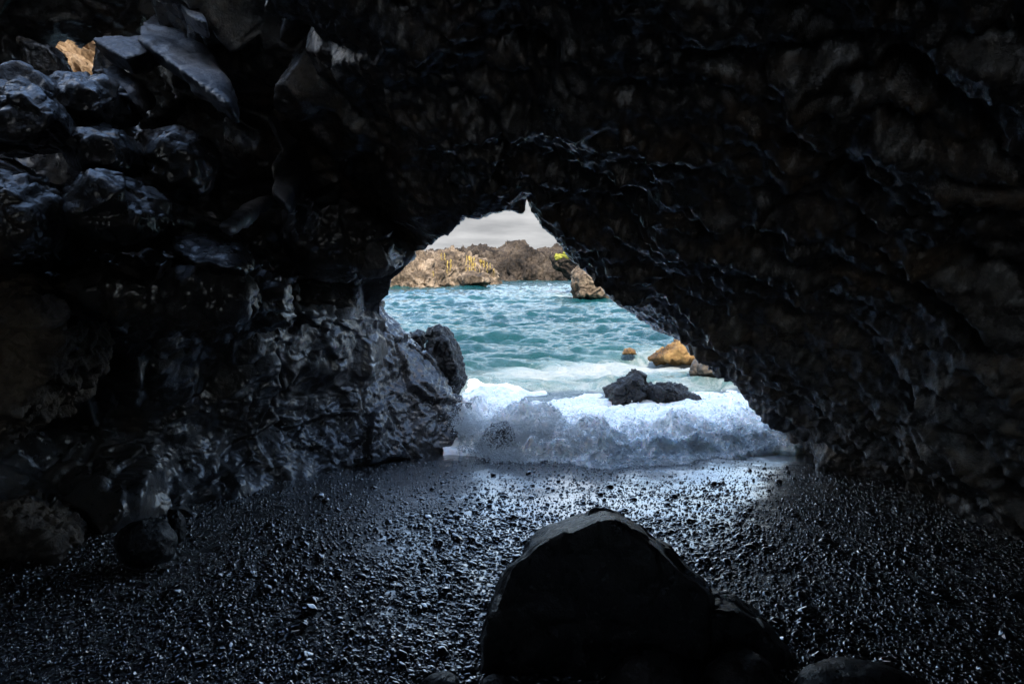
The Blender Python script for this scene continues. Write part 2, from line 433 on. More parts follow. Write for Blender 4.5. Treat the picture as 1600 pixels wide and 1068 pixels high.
def mouth():
    """the opening leans inward: its crown is nearer than its feet"""
    LBp, RBp = P(650, 722, 8.4), G(1269, 688, 0.0)
    dl = lambda y: np.interp(y, [330, 367, 392, 440, 500, 560, 722], [5.25, 5.6, 6.4, 6.8, 7.4, 7.8, 8.4])
    dr = lambda y: np.interp(y, [312, 688], [5.05, RBp[1]])
    ql = lambda x, y: tuple(P(x, y, dl(y)))
    qr = lambda x, y: tuple(P(x, y, dr(y)))
    L1 = [(628, 650), (606, 560), (600, 522)]; LL = (604, 502)
    L2 = [(594, 490), (594, 474), (607, 460), (610, 436)]; UL = (636, 413)
    L3 = [(643, 403), (636, 392), (663, 389)]; CE = (686, 367)
    L4 = [(695, 362), (716, 350), (725, 333), (747, 337), (772, 328), (800, 327), (815, 330), (818, 316)]; AP = (823, 300)
    L5 = [(832, 303), (837, 335), (851, 355), (872, 374), (888, 396), (907, 414), (932, 437), (957, 467), (997, 495), (1029, 514), (1062, 522), (1100, 540), (1131, 570), (1166, 603), (1197, 628), (1231, 656)]
    LBp, RBp = tuple(LBp), tuple(RBp)
    m = lambda l: [ql(*t) for t in l]
    return section([[(LBp[0] - 0.1, LBp[1], -1.6), LBp], [LBp] + m(L1) + [ql(*LL)], [ql(*LL)] + m(L2) + [ql(*UL)],
                    [ql(*UL)] + m(L3) + [ql(*CE)], [ql(*CE)] + m(L4) + [qr(*AP)], [qr(*AP)] + [qr(*t) for t in L5] + [RBp], [RBp, (RBp[0] + 0.4, RBp[1], -1.6)]])
mo = mouth()
mc = np.array([0.4, 0.0, 1.0])
sc3 = lambda k, dy: np.stack([mc[0] + (mo[:, 0] - mc[0]) * k, mo[:, 1] + dy, mc[2] + (mo[:, 2] - mc[2]) * k], 1)
lip1, lip2 = sc3(1.10, 0.22), sc3(1.45, 0.20)
secs = [
    sec_xz(-6.0, -6.0, (-2.2, 1.0), [(-2.5, 1.7)], (-2.5, 2.4), [(-2.5, 3.0)], (-2.1, 3.7), [(-1.4, 4.1)], (-.6, 4.2), [(0, 4.2)], (.6, 4.0), [(2.0, 2.8)], (2.7, 1.0)),
    sec_xz(-3.0, -3.0, (-3.0, .4), [(-3.4, 1.2)], (-3.3, 2.0), [(-3.8, 2.5)], (-3.6, 3.6), [(-2.8, 4.2)], (-1.6, 4.4), [(-.8, 4.4)], (.3, 4.2), [(2.4, 2.8)], (3.8, .4)),
    sec_xz(0.5, 0.2, (-3.9, .4), [(-4.3, 1.2)], (-4.2, 2.1), [(-4.8, 2.5)], (-5.0, 4.2), [(-4.2, 4.8)], (-2.6, 4.9), [(-1.2, 4.7)], (.2, 4.4), [(2.9, 2.8)], (4.4, .4)),
    sec_xz(3.2, 1.9, (-3.7, .4), [(-5.0, 1.1)], (-3.7, 2.05), [(-4.9, 2.5)], (-5.4, 4.0), [(-4.4, 4.8)], (-2.5, 4.7), [(-1.2, 4.3)], (.1, 3.95), [(2.7, 2.5)], (4.3, .35)),
    sec_xz(5.2, 3.2, (-2.8, .25), [(-4.3, 1.0)], (-2.7, 1.95), [(-3.9, 2.35, 4.3), (-4.5, 3.0, 4.2)], (-5.2, 4.2, 4.1), [(-3.9, 4.8, 3.8)], (-1.9, 4.3), [(-.9, 3.85)], (.1, 3.5), [(2.1, 2.2)], (3.75, .2)),
    sec_xz(6.8, 4.15, (-1.95, .05), [(-2.5, 1.0)], (-2.2, 1.9), [(-3.1, 2.3, 5.7), (-3.8, 3.0, 6.0)], (-4.4, 4.2, 6.2), [(-3.3, 4.5, 5.9)], (-1.7, 3.8, 4.9), [(-.7, 3.25)], (.12, 3.02), [(1.65, 1.9)], (3.75, .0)),
    mo, lip1, lip2]
rows = [24, 26, 40, 95, 110, 120, 14, 12]
S = np.stack(secs)
pts = []
for i in range(len(secs) - 1):
    p0, p1, p2, p3 = S[max(i - 1, 0)], S[i], S[i + 1], S[min(i + 2, len(secs) - 1)]
    if i >= 6: p0 = p1
    if i == 5: p3 = p2
    t = np.linspace(0, 1, rows[i] + 1)[:, None, None]
    if i < len(secs) - 2: t = t[:-1]
    m1, m2 = (p2 - p0) * 0.5, (p3 - p1) * 0.5
    pts.append((2 * t**3 - 3 * t**2 + 1) * p1 + (t**3 - 2 * t**2 + t) * m1 + (-2 * t**3 + 3 * t**2) * p2 + (t**3 - t**2) * m2)
pg = np.concatenate(pts)
NU, NV = pg.shape[:2]
rk = np.arange(NU)[:, None, None] / sum(rows[:6])
wsm = 1 - sstep(0.75, 0.97, rk)          # soften the corners of the control sections, not the outline of the opening
for _ in range(60):
    pg[:, 1:-1] += wsm * (0.25 * pg[:, :-2] - 0.5 * pg[:, 1:-1] + 0.25 * pg[:, 2:])
nrm = grid_normals(pg)
ctr = np.array([0, 0, 2.0]) * np.array([1, 0, 1])
flip = np.sign(np.sum(nrm * (np.stack([0 * pg[..., 0], pg[..., 1], 0 * pg[..., 2] + 2.0], -1) - pg), axis=2).mean())
nrm *= flip                              # towards the hollow
p = pg.reshape(-1, 3).astype(np.float32); n = nrm.reshape(-1, 3).astype(np.float32)
right = sstep(-1.6, -0.2, p[:, 0]); rowk = np.repeat(np.arange(NU), NV) / sum(rows[:6]); near_mouth = sstep(0.86, 1.0, rowk).astype(np.float32)
wob = np.stack([perlin(p * 1.1 + 3), perlin(p * 1.1 + 43), perlin(p * 1.1 + 83)], 1)
# ledges running down the right wall, broken into facets, with water-worn cups between sharp crests
e1 = np.array([0.62, -0.42, -0.66], np.float32); e1 /= np.linalg.norm(e1)
def stretch(q, e, k): return q - np.outer(q @ e, e) * (1 - k)
q1 = stretch(p, e1, 0.25) + 0.12 * wob
q2 = stretch(p, e1, 0.60) + 0.06 * wob
f1, f2, _ = worley(q1 / 0.40); g1, g2, _ = worley(q2 / 0.17 + 7)
h1, _, _ = worley(p / 0.075 + 0.3 * wob)
scal = 0.30 * (f1 - 0.45) + 0.13 * facets(q1 / 0.42 + 5, 0.3)
grit = 0.10 * (g1 - 0.45) + 0.055 * (h1 - 0.45) + 0.050 * facets(q2 / 0.19 + 3, 0.22) + 0.022 * facets(p / 0.08 + 1, 0.22) + 0.028 * ridged(q2 * 5.0, 4, 0.55)
# broken blocks on the left
blk = rock_disp(p, n, 0.26, 1.25, 1.1, 0.4, 0.6)
d = 0.20 * fbm(p / 1.7 + 2, 3) + right * scal + (1 - right) * blk
d = d * (1 - 0.92 * near_mouth) + right * grit * (1 - 0.6 * near_mouth)
pd = p + n * d[:, None]
faces = grid_faces(NU, NV)
# the small gap high on the left through which the sunlit rock outside shows, and the skylight above it
cen = pd[faces].mean(1)
def inpoly(x, y, poly):
    c = np.zeros(len(x), bool); j = len(poly) - 1
    for i in range(len(poly)):
        (xi, yi), (xj, yj) = poly[i], poly[j]
        c ^= ((yi > y) != (yj > y)) & (x < (xj - xi) * (y - yi) / (yj - yi + 1e-9) + xi); j = i
    return c
GAP = [P(a, b_, 7.4)[[0, 2]] for a, b_ in [(84, 85), (92, 68), (112, 62), (126, 76), (150, 60), (156, 90), (152, 110), (150, 140), (95, 140), (92, 108), (86, 96)]]
ky = 7.4 / np.maximum(cen[:, 1], 0.5)
gap = inpoly(cen[:, 0] * ky, HC + (cen[:, 2] - HC) * ky, GAP) & (cen[:, 1] > 3)
skyl = (((cen[:, 0] + 2.9) / 1.6) ** 2 + ((cen[:, 1] - 4.3) / 1.25) ** 2 < 1 + 0.35 * perlin(cen.astype(np.float32) * 2)) & (cen[:, 2] > np.maximum(4.05, HC + 0.39 * cen[:, 1]))
keep = ~(gap | skyl)
vcol = np.tile(np.arange(NV), NU).reshape(NU, NV)[:-1, :-1].reshape(-1)
bnd = np.cumsum(SEG)
for nm, lo, hi in (('cave_wall_left', 0, bnd[2]), ('cave_ceiling', bnd[2], bnd[4]), ('cave_wall_right', bnd[4], NV)):
    fs = faces[keep & (vcol >= lo) & (vcol < hi)]
    u, inv = np.unique(fs, return_inverse=True)
    tag(mesh_np(nm, pd[u], inv.reshape(-1, 4), M['basalt'] if nm == 'cave_wall_left' else M['basalt_brightened']), kind='structure')
# the cliff that rises over the cave; the cave runs on behind the viewer to a second, shaded entrance
def cliff():
    nu, nv = 90, 160
    u, v = np.meshgrid(np.linspace(0, 1, nu), np.linspace(-16, 18, nv), indexing='ij')
    prof = np.array([(2.1, 4.6), (2.0, 6.5), (1.9, 8.5), (1.4, 11.2), (0.2, 12.0), (-8, 12.5), (-15, 12.0)])
    s = np.linspace(0, 1, len(prof))
    q = np.stack([v, np.interp(u, s, prof[:, 0]), np.interp(u, s, prof[:, 1])], -1)
    nn = grid_normals(q); f = q.reshape(-1, 3).astype(np.float32)
    dd = rock_disp(f, None, 0.4, 2.5)
    return mesh_np('cliff', f + nn.reshape(-1, 3) * dd[:, None], grid_faces(nu, nv), M['brown'])
tag(cliff(), kind='structure')

# ------------------------------------------------------------------ beach
def beach_z(x, y):
    z = np.interp(y, [-26, -6, -1.9, -0.7, 2.5, 4.5, 6.0, 7.2, 8.0, 9.0, 14, 40], [2.0, 2.05, 2.0, 0.55, 0.40, 0.25, 0.16, 0.10, 0.02, -0.22, -1.2, -4.0])  # behind the camera an unseen bank is added to shade the foreground boulder
    return z + 0.02 * np.sin(x * 1.3 + 0.5) + 0.015 * np.sin(x * 2.9 + y * 1.1)
xs = np.concatenate([np.linspace(-9, -4.7, 20), np.arange(-4.6, 5.0, 0.026), np.linspace(5.1, 9, 20)])
ys = np.concatenate([np.linspace(-26, 1.8, 60), np.arange(1.9, 8.6, 0.022), np.linspace(8.7, 30, 40)])
X, Y = np.meshgrid(xs, ys)
q = np.stack([X.ravel(), Y.ravel(), 0 * X.ravel()], 1).astype(np.float32)
near = sstep(6.0, 3.6, q[:, 1])
Z = beach_z(q[:, 0], q[:, 1]) + 0.016 * fbm(q * 1.5, 3) + (0.0022 + 0.011 * near) * fbm(q * 14, 3)
beach = tag(mesh_np('beach', np.stack([q[:, 0], q[:, 1], Z], 1), grid_faces(len(ys), len(xs)), M['sand']), kind='structure')

# ------------------------------------------------------------------ sea
def sea():
    ys = [7.3]
    while ys[-1] < 130: ys.append(ys[-1] + max(0.028, (ys[-1] / 1067 * 0.028 * ys[-1]) * 5.5))
    ys = np.array(ys + [200, 400, 1000, 3000])
    nx = 440
    t = np.linspace(-1, 1, nx)
    Y, T = np.meshgrid(ys, t, indexing='ij')
    X = T * (1.4 + Y * 0.36) + 1.5 * np.clip((14 - Y) / 6, 0, 1) + Y * 0.04
    X = np.where(np.abs(T) > 0.985, X * 6, X)
    q = np.stack([X.ravel(), Y.ravel(), 0 * X.ravel()], 1).astype(np.float32)
    z = np.zeros(len(q), np.float32)
    wr = np.random.default_rng(5)
    wx = q[:, 0] + 0.5 * perlin(q * 0.35); wy = q[:, 1] + 0.7 * perlin(q * 0.3 + 9)
    for lam, a, n_ in ((6.5, 0.12, 3), (3.2, 0.085, 4), (1.7, 0.044, 5), (0.95, 0.032, 8), (0.55, 0.022, 9)):
        for _ in range(n_):
            th = wr.normal(math.pi / 2 + 0.15, 0.55); k = 2 * math.pi / (lam * wr.uniform(0.8, 1.25)); ph = wr.uniform(0, 7)
            s = 0.5 + 0.5 * np.sin(k * (wx * math.cos(th) + wy * math.sin(th)) + ph)
            z += a * (s ** 1.7 - 0.4) * (0.65 + 0.7 * perlin(q * np.float32(0.5 / lam) + ph))
    z += 0.05 * fbm(q * 1.1, 4)
    fade = sstep(7.0, 14.0, q[:, 1]) * 0.75 + 0.25
    z = z * fade * sstep(900, 100, q[:, 1])
    # foam carried on the surface: the sunlit sheet behind the breaker, wash at the rocks
    band = np.exp(-((q[:, 1] - (13.2 + 0.55 * q[:, 0])) / (1.5 + 0.3 * np.abs(q[:, 0]))) ** 2) * sstep(-1.6, 0.2, q[:, 0])
    foam = np.maximum(band * 0.68, sstep(15.5, 10.5, q[:, 1]) * 0.56)
    foam = np.maximum(foam, 0.26 * sstep(20, 13, q[:, 1]))
    for (cx, cy_, rx, ry, a) in ((3.1, 46.0, 2.6, 1.2, .62), (5.6, 42.5, 2.5, 1.2, .55), (-0.7, 89, 1.6, 1.6, .95), (3.5, 90, 6, 1.2, .5), (-9, 65, 8, .7, .35)):
        foam = np.maximum(foam, a * np.exp(-((q[:, 0] - cx) / rx) ** 2 - ((q[:, 1] - cy_) / ry) ** 2))
    o = mesh_np('sea', np.stack([q[:, 0], q[:, 1], z], 1), grid_faces(len(ys), nx), M['sea'])
    a = o.data.attributes.new('foam', 'FLOAT', 'POINT'); a.data.foreach_set('value', foam.astype(np.float32))
    return o
tag(sea(), kind='structure')

# ------------------------------------------------------------------ far shore
def shore(name, crest, d_front, d_crest, foot, mat, amp, size, nu=240, nv=110, thick=8.0, over=0.0, sink=5.0):
    """a craggy ridge: crest line from the photo at its distance, a front that falls to the water line and a back"""
    cx = np.array(crest, float); xs = np.linspace(cx[0, 0], cx[-1, 0], nu)
    cyv = np.interp(xs, cx[:, 0], cx[:, 1]) + sink; fx = np.array(foot, float); fy = np.interp(xs, fx[:, 0], fx[:, 1])
    pr = []
    for x_, c_, f_ in zip(xs, cyv, fy):
        dfr = float(np.interp(x_, *d_front)); top = P(x_, c_, dfr + d_crest); ft = P(x_, f_, dfr)
        ft[2] = -0.3
        col = []
        for t in np.linspace(0, 1, nv):
            if t < 0.72:
                s = t / 0.72; e = s ** 1.0
                yy = ft[1] + (top[1] - ft[1]) * (s ** 1.6 - over * math.sin(math.pi * s)); zz_ = ft[2] + (top[2] - ft[2]) * math.sin(s * math.pi / 2) ** 0.9
                xx = ft[0] + (top[0] - ft[0]) * s
            else:
                s = (t - 0.72) / 0.28
                yy = top[1] + thick * s; zz_ = top[2] + (-0.5 - top[2]) * s ** 1.5; xx = top[0]
            col.append((xx, yy, zz_))
        pr.append(col)
    q = np.array(pr); nn = grid_normals(q)
    if (nn[:, : nv // 2, 1]).mean() > 0: nn = -nn
    f = q.reshape(-1, 3).astype(np.float32)
    dd = rock_disp(f, None, amp, size, 1.1, 0.9, 1.2)
    b0 = Vector((float(f[:, 0].mean()), float(f[:, 1].mean()), 0))
    o = mesh_np(name, f + nn.reshape(-1, 3) * dd[:, None] - np.array(b0), grid_faces(nu, nv), mat)
    o.location = b0
    return o
ridge = shore('lava_ridge', [(640, 396), (690, 394), (717, 390), (728, 386), (742, 385), (757, 382), (771, 386), (780, 391), (784, 387), (798, 384), (805, 380), (816, 381), (820, 387), (829, 392), (838, 392), (847, 388), (865, 385), (879, 384), (900, 386), (960, 382), (1010, 380)],
              ([640, 1010], [90, 90]), 7, [(640, 438), (1010, 438)], M['ridge'], 0.85, 3.0, 330, 120, 12)
tag(ridge, 'long dark brown craggy lava ridge across the water against the sky', 'cliff')
isl = shore('lava_islet', [(560, 388), (610, 391), (638, 391), (650, 391), (674, 390), (690, 393), (699, 390), (712, 390), (726, 397), (744, 402), (757, 406), (768, 413), (774, 428), (776, 440)],
            ([560, 667, 712, 776], [63, 64, 67, 73]), 4.5, [(560, 452), (609, 450), (667, 448), (712, 444), (764, 439), (776, 438)], M['island'], 0.6, 2.4, 260, 120, 5, 0.0)
tag(isl, 'pinkish tan sunlit lava headland at left with yellow strands hanging down', 'headland')
ap = outline_rock('boulder', [(714, 436), (722, 428), (745, 426), (760, 429), (766, 440), (758, 446), (720, 448)], 63, 1.4, M['island'], amp=0.22, size=1.5, sub=5)
tag(ap, 'low rounded tan boulder at the waterline in front of the left headland', 'rock')
hd = outline_rock('headland_rock', [(862, 402), (872, 394), (897, 392), (915, 398), (930, 412), (925, 440), (896, 434), (885, 424), (866, 416)], 52, 2.0, M['ridge'], front=0.92, amp=0.30, size=1.6, sub=6, k=18)
tag(hd, 'dark overhanging rock ledge topped with bright yellow moss at right', 'rock')
st = outline_rock('rock_stack', [(896, 424), (906, 416), (918, 417), (931, 430), (938, 452), (956, 464), (955, 472), (898, 470), (893, 448)], 42.5, 1.7, M['island'], amp=0.20, size=1.1, sub=6, k=18)
tag(st, 'blocky tan rock stack standing in the sea beside the right cave wall', 'rock')
# hanging growth on the islet, moss on the ledge
def on_surface(o, px, py):
    """first hit of the sight line on the object, so that growth lies on the rock"""
    o0 = Vector((0, 0, HC)) - o.location; d_ = Vector(ray(px, py)).normalized()
    ok, loc, nn, _ = o.ray_cast(o0, d_)
    return (loc, nn) if ok else (None, None)
bpy.context.view_layer.update()
def strand(o, px, y0, y1, w, name='hanging_strand'):
    vs_, fs = [], []
    k = 9; prev = None
    for i in range(k):
        py = y0 + (y1 - y0) * i / (k - 1)
        loc, nn = on_surface(o, px + random.uniform(-.9, .9), py)
        if loc is None: continue
        if prev is not None and loc.y > prev + 0.25: loc.y = prev + 0.05
        prev = loc.y
        ww = 0.5 * w * (1 - 0.6 * i / k) * random.uniform(.5, 1.5)
        for dx, dy in ((-ww, -.03), (0, -.16), (ww, -.03), (0, .2)): vs_.append((loc.x + dx, loc.y + dy, loc.z))
    n_ = len(vs_) // 4
    if n_ < 2: return
    for i in range(n_ - 1):
        for j in range(4): fs.append((i * 4 + j, i * 4 + (j + 1) % 4, (i + 1) * 4 + (j + 1) % 4, (i + 1) * 4 + j))
    mesh_np(name, vs_, fs, M['strand'], o)
for px, y0, y1, w in [(729, 399, 436, .10), (734, 401, 434, .12), (737, 401, 438, .10), (742, 402, 439, .11), (740, 401, 420, .2), (699, 407, 432, .10), (704, 405, 423, .14), (690, 395, 406, .13), (695, 395, 406, .14), (677, 423, 433, .07),
                      (750, 405, 430, .07), (756, 407, 418, .16), (761, 409, 430, .09), (766, 411, 419, .15), (772, 418, 432, .1), (733, 400, 407, .35), (752, 405, 410, .3)]:
    strand(isl, px, y0, y1, w)
def moss(o, spots, name='moss_patch'):
    v0, f0 = ico(1); V, F = [], []
    for px, py, r in spots:
        loc, nn = on_surface(o, px, py)
        if loc is None: continue
        F.append(f0 + len(V) * len(v0)); V.append(v0 * (np.array([1.2, .6, .7]) * r * (0.8 + 0.4 * random.random())) * (1 + 0.4 * RNG.random((len(v0), 1))) + np.array(loc))
    if V: mesh_np(name, np.concatenate(V), np.concatenate(F), M['moss'], o)
moss(hd, [(random.gauss(888, 3.6), random.gauss(398.0, 1.6), random.uniform(.05, .13)) for _ in range(200)])
moss(hd, [(random.gauss(872, 1.8), random.gauss(401, 1.6), random.uniform(.06, .14)) for _ in range(45)])

# ------------------------------------------------------------------ rocks at the mouth
oc = hull_rock('rock_outcrop', [P(*t) for t in [(604, 505, 8.8), (640, 545, 8.5), (690, 600, 8.3), (716, 618, 8.25), (724, 655, 8.1), (730, 690, 8.05), (700, 718, 8.0), (560, 745, 7.1), (450, 770, 6.5), (470, 520, 7.3), (520, 470, 8.0), (560, 445, 8.6), (440, 610, 6.7)]]
               + [np.array((-1.2, 9.0, -.5)), np.array((-2.6, 8.6, -.5)), np.array((-2.9, 7.4, 1.6)), np.array((-0.7, 8.7, -.4)), P(715, 745, 8.0), P(540, 790, 6.9), np.array((-.72, 7.85, -.5)), np.array((-1.55, 6.85, -.4)), np.array((-2.25, 6.2, -.3))], M['basalt_wet'], sub=7, k=20, amp=0.16, size=1.25, rid=0.7, fine=1.5)
tag(oc, 'large wet black lava outcrop at the left foot of the cave mouth', 'rock')
pn = outline_rock('pinnacle_rock', [(655, 560), (668, 530), (676, 509), (684, 504), (697, 514), (701, 530), (714, 548), (726, 580), (727, 602), (712, 618), (670, 610)], 8.75, 0.35, M['surf_rock'], amp=0.06, size=0.35, sub=6, k=22)
tag(pn, 'pointed dark rock standing up at the left edge of the surf', 'rock')
p2 = outline_rock('rock', [(622, 540), (640, 522), (652, 514), (663, 518), (664, 545), (650, 560), (625, 560)], 9.0, 0.25, M['surf_rock'], amp=0.04, size=0.3, sub=5, k=20)
tag(p2, 'small dark rock tucked behind the pointed rock against the left wall', 'rock')
r1 = outline_rock('rock', [(944, 628), (955, 606), (975, 594), (990, 583), (1003, 583), (1013, 598), (1016, 626), (1010, 640), (950, 640)], 10.6, 0.35, M['surf_rock'], amp=0.085, size=0.4, sub=6, k=22)
tag(r1, 'wet dark peaked rock in the white surf, the taller of two', 'rock')
r2 = outline_rock('rock', [(1006, 625), (1015, 606), (1040, 599), (1058, 601), (1075, 613), (1094, 628), (1085, 640), (1010, 640)], 10.5, 0.35, M['surf_rock'], amp=0.085, size=0.35, sub=6, k=20)
tag(r2, 'wet dark low rock in the white surf, right beside the peaked one', 'rock')
r3 = outline_rock('rock', [(1012, 560), (1035, 554), (1058, 541), (1072, 530), (1090, 528), (1125, 542), (1165, 566), (1165, 574), (1020, 564)], 15.6, 0.5, M['algae'], amp=0.085, size=0.5, sub=6, k=26, rid=1.1, fine=1.4)
tag(r3, 'sunlit orange algae covered rock beside the right cave wall', 'rock')
r4 = outline_rock('rock', [(972, 553), (977, 546), (985, 543), (992, 548), (995, 554)], 16.2, 0.15, M['algae'], amp=0.025, size=0.3, sub=5, rid=.9)
tag(r4, 'tiny orange rock poking out of the foam left of the algae rock', 'rock')
r5 = outline_rock('rock', [(1078, 582), (1084, 567), (1100, 553), (1130, 549), (1160, 560), (1190, 590), (1150, 600), (1085, 590)], 12.4, 0.4, M['brown'], amp=0.05, size=0.4, sub=5, k=16)
tag(r5, 'shaded brown rock between the surf and the right cave wall', 'rock')
r6 = outline_rock('rock', [(748, 705), (760, 672), (775, 658), (790, 656), (808, 674), (830, 700), (842, 724), (800, 730), (755, 722)], 7.6, 0.3, M['basalt_wet'], amp=0.06, size=0.35, sub=6, k=22, fine=1.5)
tag(r6, 'dark rock half swallowed by the splash of the breaking wave', 'rock')

# ------------------------------------------------------------------ rocks of the left side
hb = outline_rock('hanging_block', [(470, 300), (520, 275), (565, 300), (585, 335), (610, 350), (640, 392), (642, 405), (612, 432), (580, 442), (470, 430), (440, 380)], 6.35, 0.4, M['basalt'], amp=0.10, size=0.8, sub=6, k=24)
tag(hb, 'large dark rock block hanging at the upper left of the cave mouth', 'rock')
fl = outline_rock('rock_plate', [(562, 400), (566, 370), (575, 352), (590, 366), (608, 392), (622, 420), (612, 432), (575, 436), (560, 430)], 5.95, 0.08, M['slab'], amp=0.02, size=0.3, sub=5, k=24)
tag(fl, 'pointed flat grey rock plate on the block left of the opening', 'rock')
LS = 0.8
def slab(name, px, d0, tilt, mat, thick=0.25, cat='rock', label='', **kw):
    d0, thick = d0 * LS, thick * LS
    """a tabular block: each outline pixel at a distance that follows the slab's tilt; (depth grows by tilt per metre upward)"""
    px = np.array(px, float); cyy = px[:, 1].mean(); A, B = [], []
    for x, y in px:
        dep = d0 + tilt[0] * (cyy - y) / 100 + tilt[1] * (x - px[:, 0].mean()) / 100
        A.append(P(x, y, dep)); B.append(P(x, y, dep) + np.array([-0.05, thick, -0.05]))
    return tag(hull_rock(name, A + B, mat, **kw), label, cat)
kw = dict(amp=0.035, size=0.4, sub=6, k=26, cut=0.5, fine=0.6)
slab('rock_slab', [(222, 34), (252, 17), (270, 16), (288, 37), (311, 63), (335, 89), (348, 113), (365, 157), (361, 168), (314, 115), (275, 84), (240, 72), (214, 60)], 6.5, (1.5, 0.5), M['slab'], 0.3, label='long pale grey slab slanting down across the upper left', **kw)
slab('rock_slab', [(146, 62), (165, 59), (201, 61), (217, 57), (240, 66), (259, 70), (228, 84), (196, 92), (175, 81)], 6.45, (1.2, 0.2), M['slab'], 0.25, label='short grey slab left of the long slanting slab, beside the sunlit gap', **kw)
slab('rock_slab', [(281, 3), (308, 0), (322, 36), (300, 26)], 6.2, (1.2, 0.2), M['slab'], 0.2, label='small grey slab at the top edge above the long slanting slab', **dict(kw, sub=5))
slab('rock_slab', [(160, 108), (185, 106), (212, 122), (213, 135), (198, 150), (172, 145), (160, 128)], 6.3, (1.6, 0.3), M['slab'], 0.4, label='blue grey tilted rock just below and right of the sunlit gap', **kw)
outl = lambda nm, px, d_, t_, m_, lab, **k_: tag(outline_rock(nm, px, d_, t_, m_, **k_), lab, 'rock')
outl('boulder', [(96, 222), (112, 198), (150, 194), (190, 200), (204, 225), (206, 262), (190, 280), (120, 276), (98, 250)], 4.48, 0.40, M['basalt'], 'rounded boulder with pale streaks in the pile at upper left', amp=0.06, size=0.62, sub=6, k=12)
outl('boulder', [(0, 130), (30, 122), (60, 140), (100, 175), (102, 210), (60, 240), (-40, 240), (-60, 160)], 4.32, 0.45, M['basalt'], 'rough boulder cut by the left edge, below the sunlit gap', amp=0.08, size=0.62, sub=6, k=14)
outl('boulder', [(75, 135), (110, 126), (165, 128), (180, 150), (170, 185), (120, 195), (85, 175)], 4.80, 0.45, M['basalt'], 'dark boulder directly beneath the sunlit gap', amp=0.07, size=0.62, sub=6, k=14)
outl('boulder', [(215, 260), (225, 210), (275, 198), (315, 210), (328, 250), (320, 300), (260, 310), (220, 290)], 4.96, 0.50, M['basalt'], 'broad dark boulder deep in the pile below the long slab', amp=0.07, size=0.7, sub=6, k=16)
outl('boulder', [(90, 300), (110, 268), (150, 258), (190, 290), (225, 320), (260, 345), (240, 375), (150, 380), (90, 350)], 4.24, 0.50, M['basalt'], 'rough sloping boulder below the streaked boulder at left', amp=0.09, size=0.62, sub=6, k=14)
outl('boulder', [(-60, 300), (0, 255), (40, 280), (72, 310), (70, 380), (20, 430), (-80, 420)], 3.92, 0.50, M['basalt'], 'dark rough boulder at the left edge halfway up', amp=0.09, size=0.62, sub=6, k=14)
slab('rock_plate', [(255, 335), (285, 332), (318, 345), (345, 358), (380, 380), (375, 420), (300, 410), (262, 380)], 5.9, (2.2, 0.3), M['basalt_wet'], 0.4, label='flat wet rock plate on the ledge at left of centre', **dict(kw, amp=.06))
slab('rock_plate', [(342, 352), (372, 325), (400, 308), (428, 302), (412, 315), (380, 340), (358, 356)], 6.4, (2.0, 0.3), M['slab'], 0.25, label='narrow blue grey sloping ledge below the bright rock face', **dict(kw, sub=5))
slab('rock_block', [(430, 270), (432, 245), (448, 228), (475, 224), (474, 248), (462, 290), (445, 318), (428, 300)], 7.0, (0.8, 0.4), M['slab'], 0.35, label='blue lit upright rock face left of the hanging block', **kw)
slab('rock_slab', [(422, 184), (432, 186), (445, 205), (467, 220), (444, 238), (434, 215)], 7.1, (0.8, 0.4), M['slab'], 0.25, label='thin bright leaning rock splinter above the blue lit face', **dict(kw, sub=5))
outl('boulder', [(-90, 450), (0, 425), (50, 432), (90, 470), (104, 520), (100, 600), (60, 650), (0, 690), (-90, 690)], 4.00, 0.50, M['brown'], 'big brownish weathered rock at the left edge of the cave', amp=0.10, size=0.62, sub=6, k=12, rid=1.0)
outl('boulder', [(-60, 800), (20, 785), (70, 810), (105, 850), (110, 890), (40, 915), (-60, 915)], 4.60, 0.40, M['brown'], 'low crumbly brown rock on the beach at the left edge', amp=0.07, size=0.25, sub=6, k=12, rid=1.0)
outl('rock_ledge', [(40, 432), (120, 436), (220, 428), (330, 418), (415, 424), (448, 450), (440, 500), (380, 520), (250, 492), (120, 500), (50, 480)], 4.6, 0.55, M['basalt'], 'long rough topped ledge running along the left wall at eye height', amp=0.085, size=0.45, sub=6, k=22, rid=1.0, fine=1.5)
for px_, lab in [([(30, 60), (78, 72), (88, 92), (98, 108), (96, 140), (40, 145)], 'dark rock forming the left side of the sunlit gap'),
                 ([(152, 74), (172, 78), (178, 132), (146, 136), (148, 108)], 'dark rock forming the right side of the sunlit gap')]:
    outl('rock', px_, 5.7, 0.2, M['basalt'], lab, amp=0.03, size=0.3, sub=5, k=24, front=0.85)
# sunlit rock outside the gap
og = hull_rock('boulder', [P(a, b_, d_) for a, b_, d_ in [(40, 20, 10.5), (200, 20, 10.6), (210, 175, 9.6), (40, 175, 9.6), (120, -40, 12), (120, 190, 12.5), (20, 100, 12), (240, 100, 12)]], M['outside'], sub=6, k=20, amp=0.24, size=0.36, rid=1.4, fine=2.0)
tag(og, 'sunlit golden brown rock seen through the small gap at upper left', 'rock')

